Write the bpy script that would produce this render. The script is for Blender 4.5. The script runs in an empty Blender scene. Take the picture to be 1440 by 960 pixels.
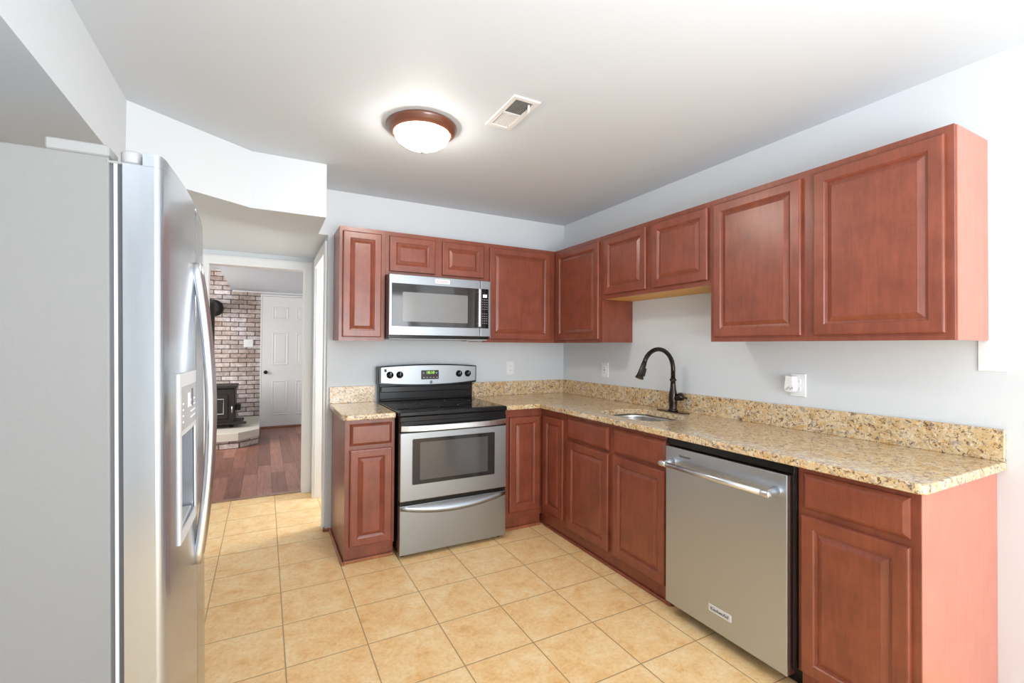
import bpy, bmesh, math, random
from mathutils import Vector, Matrix
random.seed(7)
SC = bpy.context.scene
COL = SC.collection
PI = math.pi

# ------------------------------------------------------------------ camera
cd = bpy.data.cameras.new('camera'); cam = bpy.data.objects.new('camera', cd); COL.objects.link(cam)
SC.camera = cam
CY, CPI, CRO, CF = 0.49071, 0.01159, 0.00642, 650.874
_fh = Vector((math.sin(CY), math.cos(CY), 0)); _Z = Vector((0, 0, 1)); _R = Vector((math.cos(CY), -math.sin(CY), 0))
_F = math.cos(CPI) * _fh + math.sin(CPI) * _Z
_D = -math.cos(CPI) * _Z + math.sin(CPI) * _fh
_R2 = math.cos(CRO) * _R - math.sin(CRO) * _D
_D2 = math.sin(CRO) * _R + math.cos(CRO) * _D
cam.matrix_world = Matrix(((_R2.x, -_D2.x, -_F.x, -2.4498), (_R2.y, -_D2.y, -_F.y, -3.56979),
                           (_R2.z, -_D2.z, -_F.z, 1.33128), (0, 0, 0, 1)))
cd.sensor_width = 36; cd.lens = CF / 1440 * 36; cd.clip_start = 0.05; cd.clip_end = 60

# ------------------------------------------------------------------ world, lights, exposure
w = bpy.data.worlds.new('world'); SC.world = w; w.use_nodes = True
w.node_tree.nodes['Background'].inputs[0].default_value = (0.88, 0.93, 1.0, 1)
w.node_tree.nodes['Background'].inputs[1].default_value = 0.6
SC.view_settings.view_transform = 'Standard'; SC.view_settings.look = 'None'
SC.view_settings.gamma = 1; SC.view_settings.use_curve_mapping = False
SC.view_settings.exposure = 0.10
SC.cycles.max_bounces = 10; SC.cycles.diffuse_bounces = 7; SC.cycles.sample_clamp_indirect = 6

def area(name, loc, target, sx, sy, power, color=(1, 1, 1)):
    l = bpy.data.lights.new(name, 'AREA'); l.shape = 'RECTANGLE'; l.size = sx; l.size_y = sy
    l.energy = power; l.color = color
    o = bpy.data.objects.new(name, l); COL.objects.link(o); o.location = loc
    o.rotation_euler = (Vector(target) - Vector(loc)).to_track_quat('-Z', 'Y').to_euler()
    return o
area('added_window_fill', (-1.2, -5.60, 1.2), (-1.4, 0, 1.2), 2.1, 2.1, 84, (0.93, 0.965, 1.0))  # added fill from behind the camera, through an invented window
area('bounce_flash', (-1.75, -4.1, 1.25), (-1.9, -3.4, 2.6), 1.0, 1.0, 46, (0.92, 0.96, 1.0))
area('side_daylight', (-0.75, 0.5, 1.35), (-2.3, 0.1, 0.5), 0.5, 1.2, 42, (1.0, 0.98, 0.94))
area('family_room_fill', (-4.6, 2.6, 1.5), (-2.4, 4.2, 1.0), 1.6, 1.5, 85, (1.0, 0.97, 0.92))  # added fill to brighten the family room; no window stands here

# ------------------------------------------------------------------ materials
def nodes(name):
    m = bpy.data.materials.new(name); m.use_nodes = True
    return m, m.node_tree.nodes, m.node_tree.links, m.node_tree.nodes['Principled BSDF']
def plain(name, col, rough=0.5, metal=0.0, spec=0.5, emit=0.0, coat=0.0):
    m, n, l, b = nodes(name)
    b.inputs['Base Color'].default_value = (*col, 1); b.inputs['Roughness'].default_value = rough
    b.inputs['Metallic'].default_value = metal; b.inputs['Specular IOR Level'].default_value = spec
    b.inputs['Coat Weight'].default_value = coat
    if emit: b.inputs['Emission Color'].default_value = (*col, 1); b.inputs['Emission Strength'].default_value = emit
    return m
def coords(n, l, scale=(1, 1, 1), rot=(0, 0, 0), kind='Object'):
    t = n.new('ShaderNodeTexCoord'); mp = n.new('ShaderNodeMapping')
    mp.inputs['Scale'].default_value = scale; mp.inputs['Rotation'].default_value = rot
    l.new(t.outputs[kind], mp.inputs['Vector']); return mp.outputs['Vector']
def noise(n, l, vec, scale, detail=4, rough=0.5, dist=0.0):
    t = n.new('ShaderNodeTexNoise'); t.inputs['Scale'].default_value = scale; t.inputs['Detail'].default_value = detail
    t.inputs['Roughness'].default_value = rough; t.inputs['Distortion'].default_value = dist
    l.new(vec, t.inputs['Vector']); return t.outputs['Fac']
def ramp(n, l, fac, stops, interp='LINEAR'):
    r = n.new('ShaderNodeValToRGB'); r.color_ramp.interpolation = interp
    e = r.color_ramp.elements
    while len(e) < len(stops): e.new(0.5)
    for k, (p, c) in enumerate(stops): e[k].position = p; e[k].color = (*c, 1)
    l.new(fac, r.inputs['Fac']); return r.outputs['Color']
def mix(n, l, fac, a, b, mode='MIX'):
    m = n.new('ShaderNodeMix'); m.data_type = 'RGBA'; m.blend_type = mode
    for s, v in ((0, fac), (6, a), (7, b)):
        if hasattr(v, 'node'): l.new(v, m.inputs[s])
        elif s == 0: m.inputs[0].default_value = v
        else: m.inputs[s].default_value = (*v, 1)
    return m.outputs[2]
def bump(n, l, b, height, strength=0.3, dist=0.01):
    bp = n.new('ShaderNodeBump'); bp.inputs['Strength'].default_value = strength; bp.inputs['Distance'].default_value = dist
    l.new(height, bp.inputs['Height']); l.new(bp.outputs['Normal'], b.inputs['Normal'])
def math_node(n, l, op, a, b=None):
    m = n.new('ShaderNodeMath'); m.operation = op
    for i, v in enumerate((a, b)):
        if v is None: continue
        if hasattr(v, 'node'): l.new(v, m.inputs[i])
        else: m.inputs[i].default_value = v
    return m.outputs[0]

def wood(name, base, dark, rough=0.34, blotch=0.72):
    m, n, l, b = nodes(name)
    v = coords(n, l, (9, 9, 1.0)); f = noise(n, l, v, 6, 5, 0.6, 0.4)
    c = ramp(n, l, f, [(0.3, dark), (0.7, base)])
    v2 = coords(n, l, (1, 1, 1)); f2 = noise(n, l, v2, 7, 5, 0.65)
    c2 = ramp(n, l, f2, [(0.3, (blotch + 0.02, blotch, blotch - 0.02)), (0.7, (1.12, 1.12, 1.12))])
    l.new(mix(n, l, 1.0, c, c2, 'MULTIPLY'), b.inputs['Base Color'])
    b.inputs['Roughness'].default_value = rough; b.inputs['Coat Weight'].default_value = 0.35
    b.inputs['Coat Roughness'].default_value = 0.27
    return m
CHERRY = wood('cherry_wood', (0.27, 0.070, 0.036), (0.205, 0.048, 0.024))
VENEER_LIT = wood('cherry_veneer_lit', (0.53, 0.205, 0.148), (0.485, 0.18, 0.128), 0.5, 0.98)  # paler veneer, lightened further so strong light sits in its colour
TRIMWOOD = wood('stained_trim', (0.42, 0.15, 0.06), (0.30, 0.09, 0.035), 0.4)
RAWWOOD = plain('raw_plywood', (0.70, 0.38, 0.10), 0.6)

def wallpaint(name, col, bs=0.05):
    m, n, l, b = nodes(name)
    v = coords(n, l); f = noise(n, l, v, 160, 3, 0.6)
    b.inputs['Base Color'].default_value = (*col, 1); b.inputs['Roughness'].default_value = 0.62
    b.inputs['Specular IOR Level'].default_value = 0.3
    bump(n, l, b, f, bs, 0.002); return m
WALL = wallpaint('wall_paint', (0.68, 0.725, 0.76))
CEIL = wallpaint('ceiling_paint', (0.65, 0.70, 0.755))
WHITE = plain('white_trim_paint', (0.82, 0.83, 0.84), 0.35)
DOORWHITE = plain('white_door_paint', (0.80, 0.81, 0.82), 0.4)
PLATE = plain('white_plastic', (0.84, 0.86, 0.87), 0.35)
SLOT = plain('outlet_slot', (0.25, 0.25, 0.25), 0.6)

def tile_mat():
    m, n, l, b = nodes('ceramic_floor_tile')
    t = n.new('ShaderNodeTexCoord'); s = n.new('ShaderNodeSeparateXYZ'); l.new(t.outputs['Object'], s.inputs[0])
    T = 0.3308; G = 0.0046
    def axis(o, off):
        a = math_node(n, l, 'SUBTRACT', o, off); a = math_node(n, l, 'DIVIDE', a, T)
        fl = math_node(n, l, 'FLOOR', a); fr = math_node(n, l, 'SUBTRACT', a, fl)
        d = math_node(n, l, 'MINIMUM', fr, math_node(n, l, 'SUBTRACT', 1.0, fr))
        return fl, d
    fx, dx = axis(s.outputs[0], -2.3586); fy, dy = axis(s.outputs[1], -0.7726)
    d = math_node(n, l, 'MINIMUM', dx, dy)
    g = n.new('ShaderNodeMapRange'); g.inputs['From Min'].default_value = G / T * 0.35; g.inputs['From Max'].default_value = G / T * 0.75
    l.new(d, g.inputs['Value'])
    cb = n.new('ShaderNodeCombineXYZ'); l.new(fx, cb.inputs[0]); l.new(fy, cb.inputs[1])
    wn = n.new('ShaderNodeTexWhiteNoise'); l.new(cb.outputs[0], wn.inputs['Vector'])
    va = n.new('ShaderNodeVectorMath'); va.operation = 'MULTIPLY_ADD'
    l.new(wn.outputs['Color'], va.inputs[0]); va.inputs[1].default_value = (5, 5, 5); l.new(t.outputs['Object'], va.inputs[2])
    f1 = noise(n, l, va.outputs[0], 9, 9, 0.74, 0.4)
    f2 = noise(n, l, va.outputs[0], 60, 4, 0.7)
    c = ramp(n, l, f1, [(0.30, (0.76, 0.43, 0.16)), (0.44, (0.86, 0.57, 0.27)), (0.58, (0.90, 0.67, 0.37)), (0.72, (0.92, 0.77, 0.53))])
    c = mix(n, l, 1.0, c, ramp(n, l, f2, [(0.32, (0.92, 0.84, 0.74)), (0.55, (1.0, 1.0, 1.0))]), 'MULTIPLY')
    c = mix(n, l, g.outputs[0], (0.42, 0.27, 0.13), c)
    l.new(c, b.inputs['Base Color'])
    b.inputs['Roughness'].default_value = 0.42
    h = math_node(n, l, 'ADD', g.outputs[0], math_node(n, l, 'MULTIPLY', f1, 0.15))
    bump(n, l, b, h, 0.35, 0.004); return m
TILE = tile_mat()

def plank_mat():
    m, n, l, b = nodes('red_brown_plank_floor')
    v = coords(n, l, (1, 1, 1), (0, 0, PI / 2))
    br = n.new('ShaderNodeTexBrick'); l.new(v, br.inputs['Vector'])
    br.inputs['Scale'].default_value = 1; br.inputs['Brick Width'].default_value = 0.95; br.inputs['Row Height'].default_value = 0.125
    br.inputs['Mortar Size'].default_value = 0.0015; br.inputs['Color1'].default_value = (0.165, 0.062, 0.045, 1)
    br.inputs['Color2'].default_value = (0.37, 0.175, 0.125, 1); br.inputs['Mortar'].default_value = (0.07, 0.03, 0.02, 1)
    br.offset = 0.37
    v2 = coords(n, l, (14, 1.2, 1)); f = noise(n, l, v2, 3, 6, 0.65, 0.8)
    c = mix(n, l, 1.0, br.outputs['Color'], ramp(n, l, f, [(0.3, (0.72, 0.68, 0.66)), (0.7, (1.25, 1.25, 1.25))]), 'MULTIPLY')
    l.new(c, b.inputs['Base Color']); b.inputs['Roughness'].default_value = 0.38
    return m
PLANK = plank_mat()

def brick_mat():
    m, n, l, b = nodes('whitewashed_brick')
    v = coords(n, l, (1, 1, 1), (PI / 2, 0, 0))
    br = n.new('ShaderNodeTexBrick'); l.new(v, br.inputs['Vector'])
    br.inputs['Scale'].default_value = 1; br.inputs['Brick Width'].default_value = 0.225; br.inputs['Row Height'].default_value = 0.0705
    br.inputs['Mortar Size'].default_value = 0.0075; br.inputs['Mortar Smooth'].default_value = 0.3
    br.inputs['Color1'].default_value = (0.42, 0.36, 0.33, 1); br.inputs['Color2'].default_value = (0.68, 0.63, 0.62, 1)
    br.inputs['Mortar'].default_value = (0.13, 0.10, 0.09, 1)
    v2 = coords(n, l); f = noise(n, l, v2, 2.2, 5, 0.65); f3 = noise(n, l, v2, 22, 5, 0.7)
    c = mix(n, l, 1.0, br.outputs['Color'], ramp(n, l, f, [(0.35, (0.80, 0.66, 0.56)), (0.5, (1.0, 0.97, 0.95)), (0.65, (1.0, 1.03, 1.12))]), 'MULTIPLY')
    c = mix(n, l, 1.0, c, ramp(n, l, f3, [(0.3, (0.62, 0.58, 0.56)), (0.62, (1.15, 1.15, 1.15))]), 'MULTIPLY')
    l.new(c, b.inputs['Base Color']); b.inputs['Roughness'].default_value = 0.85
    bump(n, l, b, math_node(n, l, 'SUBTRACT', 1.0, br.outputs['Fac']), 0.6, 0.01); return m
BRICK = brick_mat()

def granite_mat():
    m, n, l, b = nodes('gold_granite')
    v = coords(n, l, (1.0, 1.0, 1.0))
    big = noise(n, l, v, 14, 7, 0.7, 0.9)
    c = ramp(n, l, big, [(0.30, (0.47, 0.29, 0.13)), (0.42, (0.62, 0.43, 0.21)), (0.55, (0.68, 0.54, 0.33)), (0.72, (0.74, 0.66, 0.52))])
    o = noise(n, l, v, 34, 5, 0.6, 0.6)
    c = mix(n, l, ramp(n, l, o, [(0.56, (0, 0, 0)), (0.66, (0.75, 0.75, 0.75))]), c, (0.74, 0.38, 0.10))
    vo = n.new('ShaderNodeTexVoronoi'); vo.inputs['Scale'].default_value = 95; vo.feature = 'F1'
    dv = noise(n, l, v, 30, 3, 0.5)
    l.new(v, vo.inputs['Vector'])
    cr = n.new('ShaderNodeSeparateColor'); l.new(vo.outputs['Color'], cr.inputs[0])
    c = mix(n, l, ramp(n, l, cr.outputs[0], [(0.0, (0.55, 0.55, 0.55)), (0.35, (0, 0, 0))]), c, (0.86, 0.78, 0.62))
    s1 = noise(n, l, v, 62, 7, 0.72, 0.8)
    c = mix(n, l, ramp(n, l, s1, [(0.535, (0, 0, 0)), (0.58, (0.9, 0.9, 0.9))]), c, (0.13, 0.06, 0.03))
    s2 = noise(n, l, coords(n, l, (1, 1, 1), (0.4, 0.7, 0.2)), 40, 6, 0.7, 0.6)
    c = mix(n, l, ramp(n, l, s2, [(0.56, (0, 0, 0)), (0.61, (0.8, 0.8, 0.8))]), c, (0.33, 0.29, 0.27))
    l.new(c, b.inputs['Base Color']); b.inputs['Roughness'].default_value = 0.16
    b.inputs['Coat Weight'].default_value = 0.3; b.inputs['Coat Roughness'].default_value = 0.08
    return m
GRANITE = granite_mat()

def steel(name, col, rough, sc, bs=0.08):
    m, n, l, b = nodes(name)
    v = coords(n, l, sc); f = noise(n, l, v, 6, 3, 0.6)
    b.inputs['Base Color'].default_value = (*col, 1); b.inputs['Metallic'].default_value = 1.0
    rr = n.new('ShaderNodeMapRange'); rr.inputs['To Min'].default_value = rough * 0.85; rr.inputs['To Max'].default_value = rough * 1.2
    l.new(f, rr.inputs['Value']); l.new(rr.outputs[0], b.inputs['Roughness'])
    bump(n, l, b, f, bs, 0.001); return m
STEELH = steel('brushed_steel_horizontal', (0.36, 0.39, 0.415), 0.34, (1, 1, 60))
STEELV = steel('brushed_steel_vertical', (0.47, 0.51, 0.56), 0.20, (60, 60, 1.0), 0.04)
STEELV.node_tree.nodes['Principled BSDF'].inputs['Metallic'].default_value = 0.8
STEELD = steel('dishwasher_steel', (0.50, 0.555, 0.63), 0.36, (60, 60, 1), 0.03)
HANDLE = plain('polished_steel', (0.74, 0.76, 0.79), 0.3, 1.0)
SINKST = plain('sink_steel', (0.62, 0.61, 0.60), 0.28, 1.0)
FRSIDE = wallpaint('fridge_grey_side', (0.235, 0.238, 0.24), 0.15)
HINGEG = plain('hinge_grey', (0.30, 0.305, 0.31), 0.4)
GREYPL = plain('grey_plastic', (0.42, 0.42, 0.43), 0.4)
LGREY = plain('light_grey_plastic', (0.62, 0.63, 0.64), 0.4)
DGREY = plain('dark_gasket', (0.11, 0.115, 0.13), 0.45)
BLACK = plain('black_enamel', (0.010, 0.010, 0.011), 0.16, 0, 0.3)
BGLASS = plain('black_glass', (0.008, 0.008, 0.009), 0.05, 0, 0.6)
OVENG = plain('oven_window_glass', (0.022, 0.022, 0.023), 0.07, 0, 0.5)
OVENI = plain('oven_inner_window', (0.075, 0.075, 0.078), 0.10, 0, 0.8)
MWG = plain('microwave_window_glass', (0.035, 0.035, 0.036), 0.06, 0, 0.8)
MWI = plain('microwave_inner_window', (0.20, 0.203, 0.207), 0.15, 0, 0.8)
BRONZE = plain('oil_rubbed_bronze', (0.035, 0.028, 0.024), 0.2, 0.7)
IRON = plain('cast_iron', (0.020, 0.016, 0.014), 0.5, 0, 0.3)
STONE = wallpaint('hearth_stone', (0.62, 0.58, 0.50), 0.3)
GLASSL = plain('lit_frosted_glass', (1.0, 0.93, 0.84), 0.4, emit=50.0)
NICKEL = plain('brushed_nickel', (0.55, 0.54, 0.52), 0.3, 1.0)
BROWNMET = plain('brown_ring', (0.16, 0.055, 0.03), 0.35, 0.0, 0.5, coat=0.4)
VENTIN = plain('vent_interior', (0.16, 0.16, 0.16), 0.8)
VENTW = plain('vent_white', (0.78, 0.78, 0.78), 0.4)
GREEN = plain('green_display', (0.35, 0.75, 0.12), 0.4, emit=1.2)
WLED = plain('white_display', (0.85, 0.9, 0.95), 0.4, emit=0.9)
INK = plain('dark_ink', (0.05, 0.05, 0.055), 0.5)
REDINK = plain('red_brown_ink', (0.35, 0.12, 0.12), 0.5)
RINGG = plain('burner_ring_grey', (0.035, 0.035, 0.036), 0.3)
LEGEND = plain('grey_legend', (0.42, 0.42, 0.43), 0.5)
DWTUB = plain('dark_tub_edge', (0.055, 0.018, 0.012), 0.3)
THRESH = wood('threshold_wood', (0.34, 0.19, 0.12), (0.25, 0.13, 0.08))

# ------------------------------------------------------------------ mesh helpers
class B:
    """collects shapes in world coordinates, built as one mesh"""
    def __init__(s): s.bm = bmesh.new()
    def box(s, x0, x1, y0, y1, z0, z1, bev=0.0, seg=1):
        t = bmesh.new(); bmesh.ops.create_cube(t, size=1)
        for v in t.verts:
            v.co = Vector(((x0 + x1) / 2 + v.co.x * (x1 - x0), (y0 + y1) / 2 + v.co.y * (y1 - y0), (z0 + z1) / 2 + v.co.z * (z1 - z0)))
        if bev: bmesh.ops.bevel(t, geom=list(t.edges), offset=bev, segments=seg, affect='EDGES', profile=0.5)
        s._merge(t); return s
    def _merge(s, t):
        me = bpy.data.meshes.new('tmp'); t.to_mesh(me); t.free(); s.bm.from_mesh(me); bpy.data.meshes.remove(me)
    def prism(s, pts, z0, z1, axis='z', bev=0.0, seg=2):
        t = bmesh.new()
        def co(p, h): return {'z': (p[0], p[1], h), 'y': (p[0], h, p[1]), 'x': (h, p[0], p[1])}[axis]
        a = [t.verts.new(co(p, z0)) for p in pts]; b = [t.verts.new(co(p, z1)) for p in pts]
        t.faces.new(a); t.faces.new(b[::-1])
        for i in range(len(pts)): t.faces.new((a[i], b[i], b[(i + 1) % len(pts)], a[(i + 1) % len(pts)]))
        bmesh.ops.recalc_face_normals(t, faces=t.faces)
        if bev: bmesh.ops.bevel(t, geom=list(t.edges), offset=bev, segments=seg, affect='EDGES', profile=0.5)
        s._merge(t); return s
    def lathe(s, prof, c, axis=(0, 0, 1), seg=40, cap=True):
        """prof: list of (radius, height along axis)"""
        q = Vector((0, 0, 1)).rotation_difference(Vector(axis)); t = bmesh.new(); rings = []
        for r, h in prof:
            if r <= 1e-6: rings.append([t.verts.new(Vector(c) + q @ Vector((0, 0, h)))])
            else: rings.append([t.verts.new(Vector(c) + q @ Vector((r * math.cos(2 * PI * k / seg), r * math.sin(2 * PI * k / seg), h))) for k in range(seg)])
        for a, b in zip(rings, rings[1:]):
            for k in range(seg):
                k2 = (k + 1) % seg
                if len(a) == 1 and len(b) == 1: continue
                if len(a) == 1: t.faces.new((a[0], b[k], b[k2]))
                elif len(b) == 1: t.faces.new((a[k], a[k2], b[0]))
                else: t.faces.new((a[k], a[k2], b[k2], b[k]))
        if cap:
            if len(rings[0]) > 1: t.faces.new(rings[0][::-1])
            if len(rings[-1]) > 1: t.faces.new(rings[-1])
        bmesh.ops.recalc_face_normals(t, faces=t.faces)
        for f in t.faces: f.smooth = True
        s._merge(t); return s
    def tube(s, pts, r, seg=14, flat=1.0, up=(0, 0, 1)):
        """r: radius or list of radii; flat: squash in the binormal direction"""
        t = bmesh.new(); pts = [Vector(p) for p in pts]; rings = []
        rs = r if isinstance(r, (list, tuple)) else [r] * len(pts)
        for i, p in enumerate(pts):
            d = (pts[min(i + 1, len(pts) - 1)] - pts[max(i - 1, 0)]).normalized()
            u = Vector(up); u = (u - d * u.dot(d))
            if u.length < 1e-4: u = Vector((0, 1, 0)) - d * d.y
            u.normalize(); v = d.cross(u)
            rings.append([t.verts.new(p + u * rs[i] * math.cos(2 * PI * k / seg) + v * rs[i] * flat * math.sin(2 * PI * k / seg)) for k in range(seg)])
        for a, b in zip(rings, rings[1:]):
            for k in range(seg): t.faces.new((a[k], a[(k + 1) % seg], b[(k + 1) % seg], b[k]))
        t.faces.new(rings[0][::-1]); t.faces.new(rings[-1])
        bmesh.ops.recalc_face_normals(t, faces=t.faces)
        for f in t.faces: f.smooth = len(f.verts) == 4
        s._merge(t); return s
    def rings(s, O, U, V, N, w_, h, prof, back=True):
        """nested rectangular rings: prof list of (inset, height along N)"""
        t = bmesh.new(); O, U, V, N = map(Vector, (O, U, V, N)); R = []
        for ins, hh in prof:
            R.append([t.verts.new(O + U * a + V * b_ + N * hh) for a, b_ in ((ins, ins), (w_ - ins, ins), (w_ - ins, h - ins), (ins, h - ins))])
        for a, b_ in zip(R, R[1:]):
            for k in range(4): t.faces.new((a[k], a[(k + 1) % 4], b_[(k + 1) % 4], b_[k]))
        t.faces.new(R[-1]); t.faces.new(R[0][::-1])
        bmesh.ops.recalc_face_normals(t, faces=t.faces)
        s._merge(t); return s
    def text(s, string, size, O, U, V, N, depth=0.0006):
        cu = bpy.data.curves.new('t', 'FONT'); cu.body = string; cu.size = size; cu.extrude = depth
        cu.align_x = 'CENTER'; cu.align_y = 'CENTER'
        o = bpy.data.objects.new('t', cu); COL.objects.link(o)
        dg = bpy.context.evaluated_depsgraph_get(); me = bpy.data.meshes.new_from_object(o.evaluated_get(dg))
        bpy.data.objects.remove(o); bpy.data.curves.remove(cu)
        U, V, N, O = map(Vector, (U, V, N, O))
        for v in me.vertices: v.co = O + U * v.co.x + V * v.co.y + N * v.co.z
        s.bm.from_mesh(me); bpy.data.meshes.remove(me); return s
    def build(s, name, mat, parent=None, smooth=False):
        me = bpy.data.meshes.new(name); off = Vector((0, 0, 0))
        if parent is not None:
            p = parent
            while p is not None: off += p.location; p = p.parent
        else:
            # top-level mesh: origin at the middle of its base
            xs = [v.co for v in s.bm.verts]
            off = Vector(((min(v.x for v in xs) + max(v.x for v in xs)) / 2, (min(v.y for v in xs) + max(v.y for v in xs)) / 2, min(v.z for v in xs)))
            if getattr(s, 'keep', False): off = Vector((0, 0, 0))
        for v in s.bm.verts: v.co -= off
        if smooth:
            for f in s.bm.faces: f.smooth = True
        s.bm.to_mesh(me); s.bm.free(); me.materials.append(mat)
        o = bpy.data.objects.new(name, me); COL.objects.link(o)
        if parent is not None: o.parent = parent
        else: o.location = off
        return o

def thing(name, label, cat, loc, group=None):
    o = bpy.data.objects.new(name, None); COL.objects.link(o); o.location = loc; o.empty_display_size = 0.1
    o['label'] = label; o['category'] = cat
    if group: o['group'] = group
    return o
def tag(o, label, cat, group=None):
    o['label'] = label; o['category'] = cat
    if group: o['group'] = group
    return o
def struct(name, b, mat):
    b.keep = True; o = b.build(name, mat); o['kind'] = 'structure'; return o
def rrect(x0, x1, y0, y1, r, seg=8):
    out = []
    for cx, cy, a0 in ((x1 - r, y1 - r, 0), (x0 + r, y1 - r, PI / 2), (x0 + r, y0 + r, PI), (x1 - r, y0 + r, 1.5 * PI)):
        for k in range(seg + 1): a = a0 + k * PI / 2 / seg; out.append((cx + r * math.cos(a), cy + r * math.sin(a)))
    return out

H = 2.461; SZ = 2.13   # ceiling height, soffit height
# ------------------------------------------------------------------ room shell
struct('floor', B().box(-3.5, 0.1, -5.7, 1.06, -0.08, 0), TILE)
struct('floor.001', B().box(-5.2, -1.0, 1.10, 5.0, -0.08, 0.0), PLANK)
struct('trim_1', B().box(-2.90, -2.11, 1.05, 1.11, -0.06, 0.006, 0.003), THRESH)
struct('ceiling', B().box(-3.026, 0.1, -5.7, 0.12, H, H + 0.08), CEIL)
sof = B().prism([(-3.5, -5.7), (-3.026, -5.7), (-3.026, -0.849), (-2.527, -0.485), (-2.12, -0.485), (-2.12, 0.0), (-2.053, 0.0), (-2.053, 1.03), (-3.5, 1.03)], SZ, H + 0.08)
struct('wall_soffit', sof, WALL)
struct('wall_back', B().box(-2.053, 0.1, 0.0, 0.12, 0, H + 0.08), WALL)
struct('wall_right', B().box(0.0, 0.1, -5.7, 0.0, 0, H + 0.08), WALL)
struct('wall_left', B().box(-3.5, -3.4, -5.7, 1.03, 0, SZ), WALL)
wh = B().box(-5.2, -2.875, 1.03, 1.13, 0, 2.6).box(-2.137, -1.0, 1.03, 1.13, 0, 2.6).box(-2.875, -2.137, 1.03, 1.13, 2.02, 2.6)
struct('wall_hall', wh, WALL)
ws = B().box(-2.053, -1.94, 0.82, 1.03, 0, SZ).box(-2.053, -1.94, 0.12, 0.82, 2.03, SZ)
struct('wall_side', ws, WALL)
struct('wall_closet', B().box(-0.7, -0.6, 0.12, 1.03, 0, SZ).box(-1.94, -0.6, 0.12, 1.03, SZ, SZ + 0.08), WALL)
# wall behind the camera with a made-up window that carries the fill light
wb = B().box(-3.5, -2.3, -5.8, -5.7, 0, H).box(-0.1, 0.1, -5.8, -5.7, 0, H).box(-2.3, -0.1, -5.8, -5.7, 0, 0.1).box(-2.3, -0.1, -5.8, -5.7, 2.3, H)
struct('wall_front', wb, WALL)
wf = B().prism([(-2.36, 0.04), (-0.04, 0.04), (-0.04, 2.36), (-2.36, 2.36), (-2.36, 0.045), (-2.29, 0.11), (-2.29, 2.29), (-0.11, 2.29), (-0.11, 0.11), (-2.29, 0.109)], -5.74, -5.68, 'y')
wf.box(-1.24, -1.16, -5.74, -5.70, 0.1, 2.3, 0.003)
struct('added_window_1', wf, WHITE)
# casings
def casing_y(x0, x1, ztop, y, wd=0.075):
    """mitred casing on a wall facing -Y around opening x0..x1"""
    def u(i, o): return [(x0 - o, 0), (x0 - o, ztop + o), (x1 + o, ztop + o), (x1 + o, 0), (x1 + i, 0), (x1 + i, ztop + i), (x0 - i, ztop + i), (x0 - i, 0)]
    i_ = wd
    return B().prism([(x0 - wd, 0), (x0 - wd, ztop + wd), (x1 + wd, ztop + wd), (x1 + wd, 0), (x1, 0), (x1, ztop), (x0, ztop), (x0, 0)], y - 0.016, y - 0.0002, 'y', 0.003, 1)\
              .prism([(x0 - wd + 0.012, 0), (x0 - wd + 0.012, ztop + wd - 0.012), (x1 + wd - 0.012, ztop + wd - 0.012), (x1 + wd - 0.012, 0), (x1 + 0.014, 0), (x1 + 0.014, ztop + 0.014), (x0 - 0.014, ztop + 0.014), (x0 - 0.014, 0)], y - 0.021, y - 0.0155, 'y', 0.002, 1)
b = casing_y(-2.868, -2.140, 2.012, 1.03, 0.078)
b.prism([(-2.8745, 0), (-2.8745, 2.0195), (-2.1375, 2.0195), (-2.1375, 0), (-2.142, 0), (-2.142, 2.012), (-2.868, 2.012), (-2.868, 0)], 1.0295, 1.135, 'y')
struct('trim_2', b, WHITE)
b = B()
b.prism([(0.035, 0), (0.035, 2.095), (0.895, 2.095), (0.895, 0), (0.815, 0), (0.815, 2.015), (0.115, 2.015), (0.115, 0)], -2.071, -2.0532, 'x', 0.004, 1)
b.prism([(0.1205, 0), (0.1205, 2.0295), (0.8195, 2.0295), (0.8195, 0), (0.815, 0), (0.815, 2.02), (0.127, 2.02), (0.127, 0)], -2.06, -1.938, 'x')
struct('trim_3', b, WHITE)
# stained shoe moulding around the end of the back wall
struct('trim_4', B().box(-2.068, -2.018, -0.016, 0.0, 0, 0.022, 0.005).box(-2.068, -2.053, -0.016, 0.035, 0, 0.022, 0.005), TRIMWOOD)
# family room
struct('wall_far', B().box(-2.49, -1.0, 4.9, 5.0, 0, 2.6), WALL)
struct('wall_brick', B().box(-5.2, -2.497, 4.88, 5.0, 0, 2.6), BRICK)
struct('wall_family_left', B().box(-5.3, -5.2, 1.03, 5.0, 0, 2.6), WALL)
struct('wall_family_right', B().box(-1.1, -1.0, 1.13, 4.9, 0, 2.6), WALL)
struct('ceiling.002', B().box(-5.2, -2.905, 1.13, 4.9, 2.50, 2.6), CEIL)
struct('ceiling.003', B().box(-2.905, -1.1, 1.13, 4.84, 2.185, 2.6), CEIL)
struct('trim_5', B().box(-2.905, -1.1, 4.84, 4.88, 2.17, 2.20, 0.003), WHITE)
struct('trim_6', B().prism([(-2.512, 0), (-2.512, 2.15), (-1.55, 2.15), (-1.55, 0), (-1.62, 0), (-1.62, 2.125), (-2.492, 2.125), (-2.492, 0)], 4.865, 4.8995, 'y', 0.003, 1), WHITE)
struct('trim_7', B().box(-2.50, -1.62, 4.83, 4.90, 0, 0.022, 0.004), TRIMWOOD)
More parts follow.
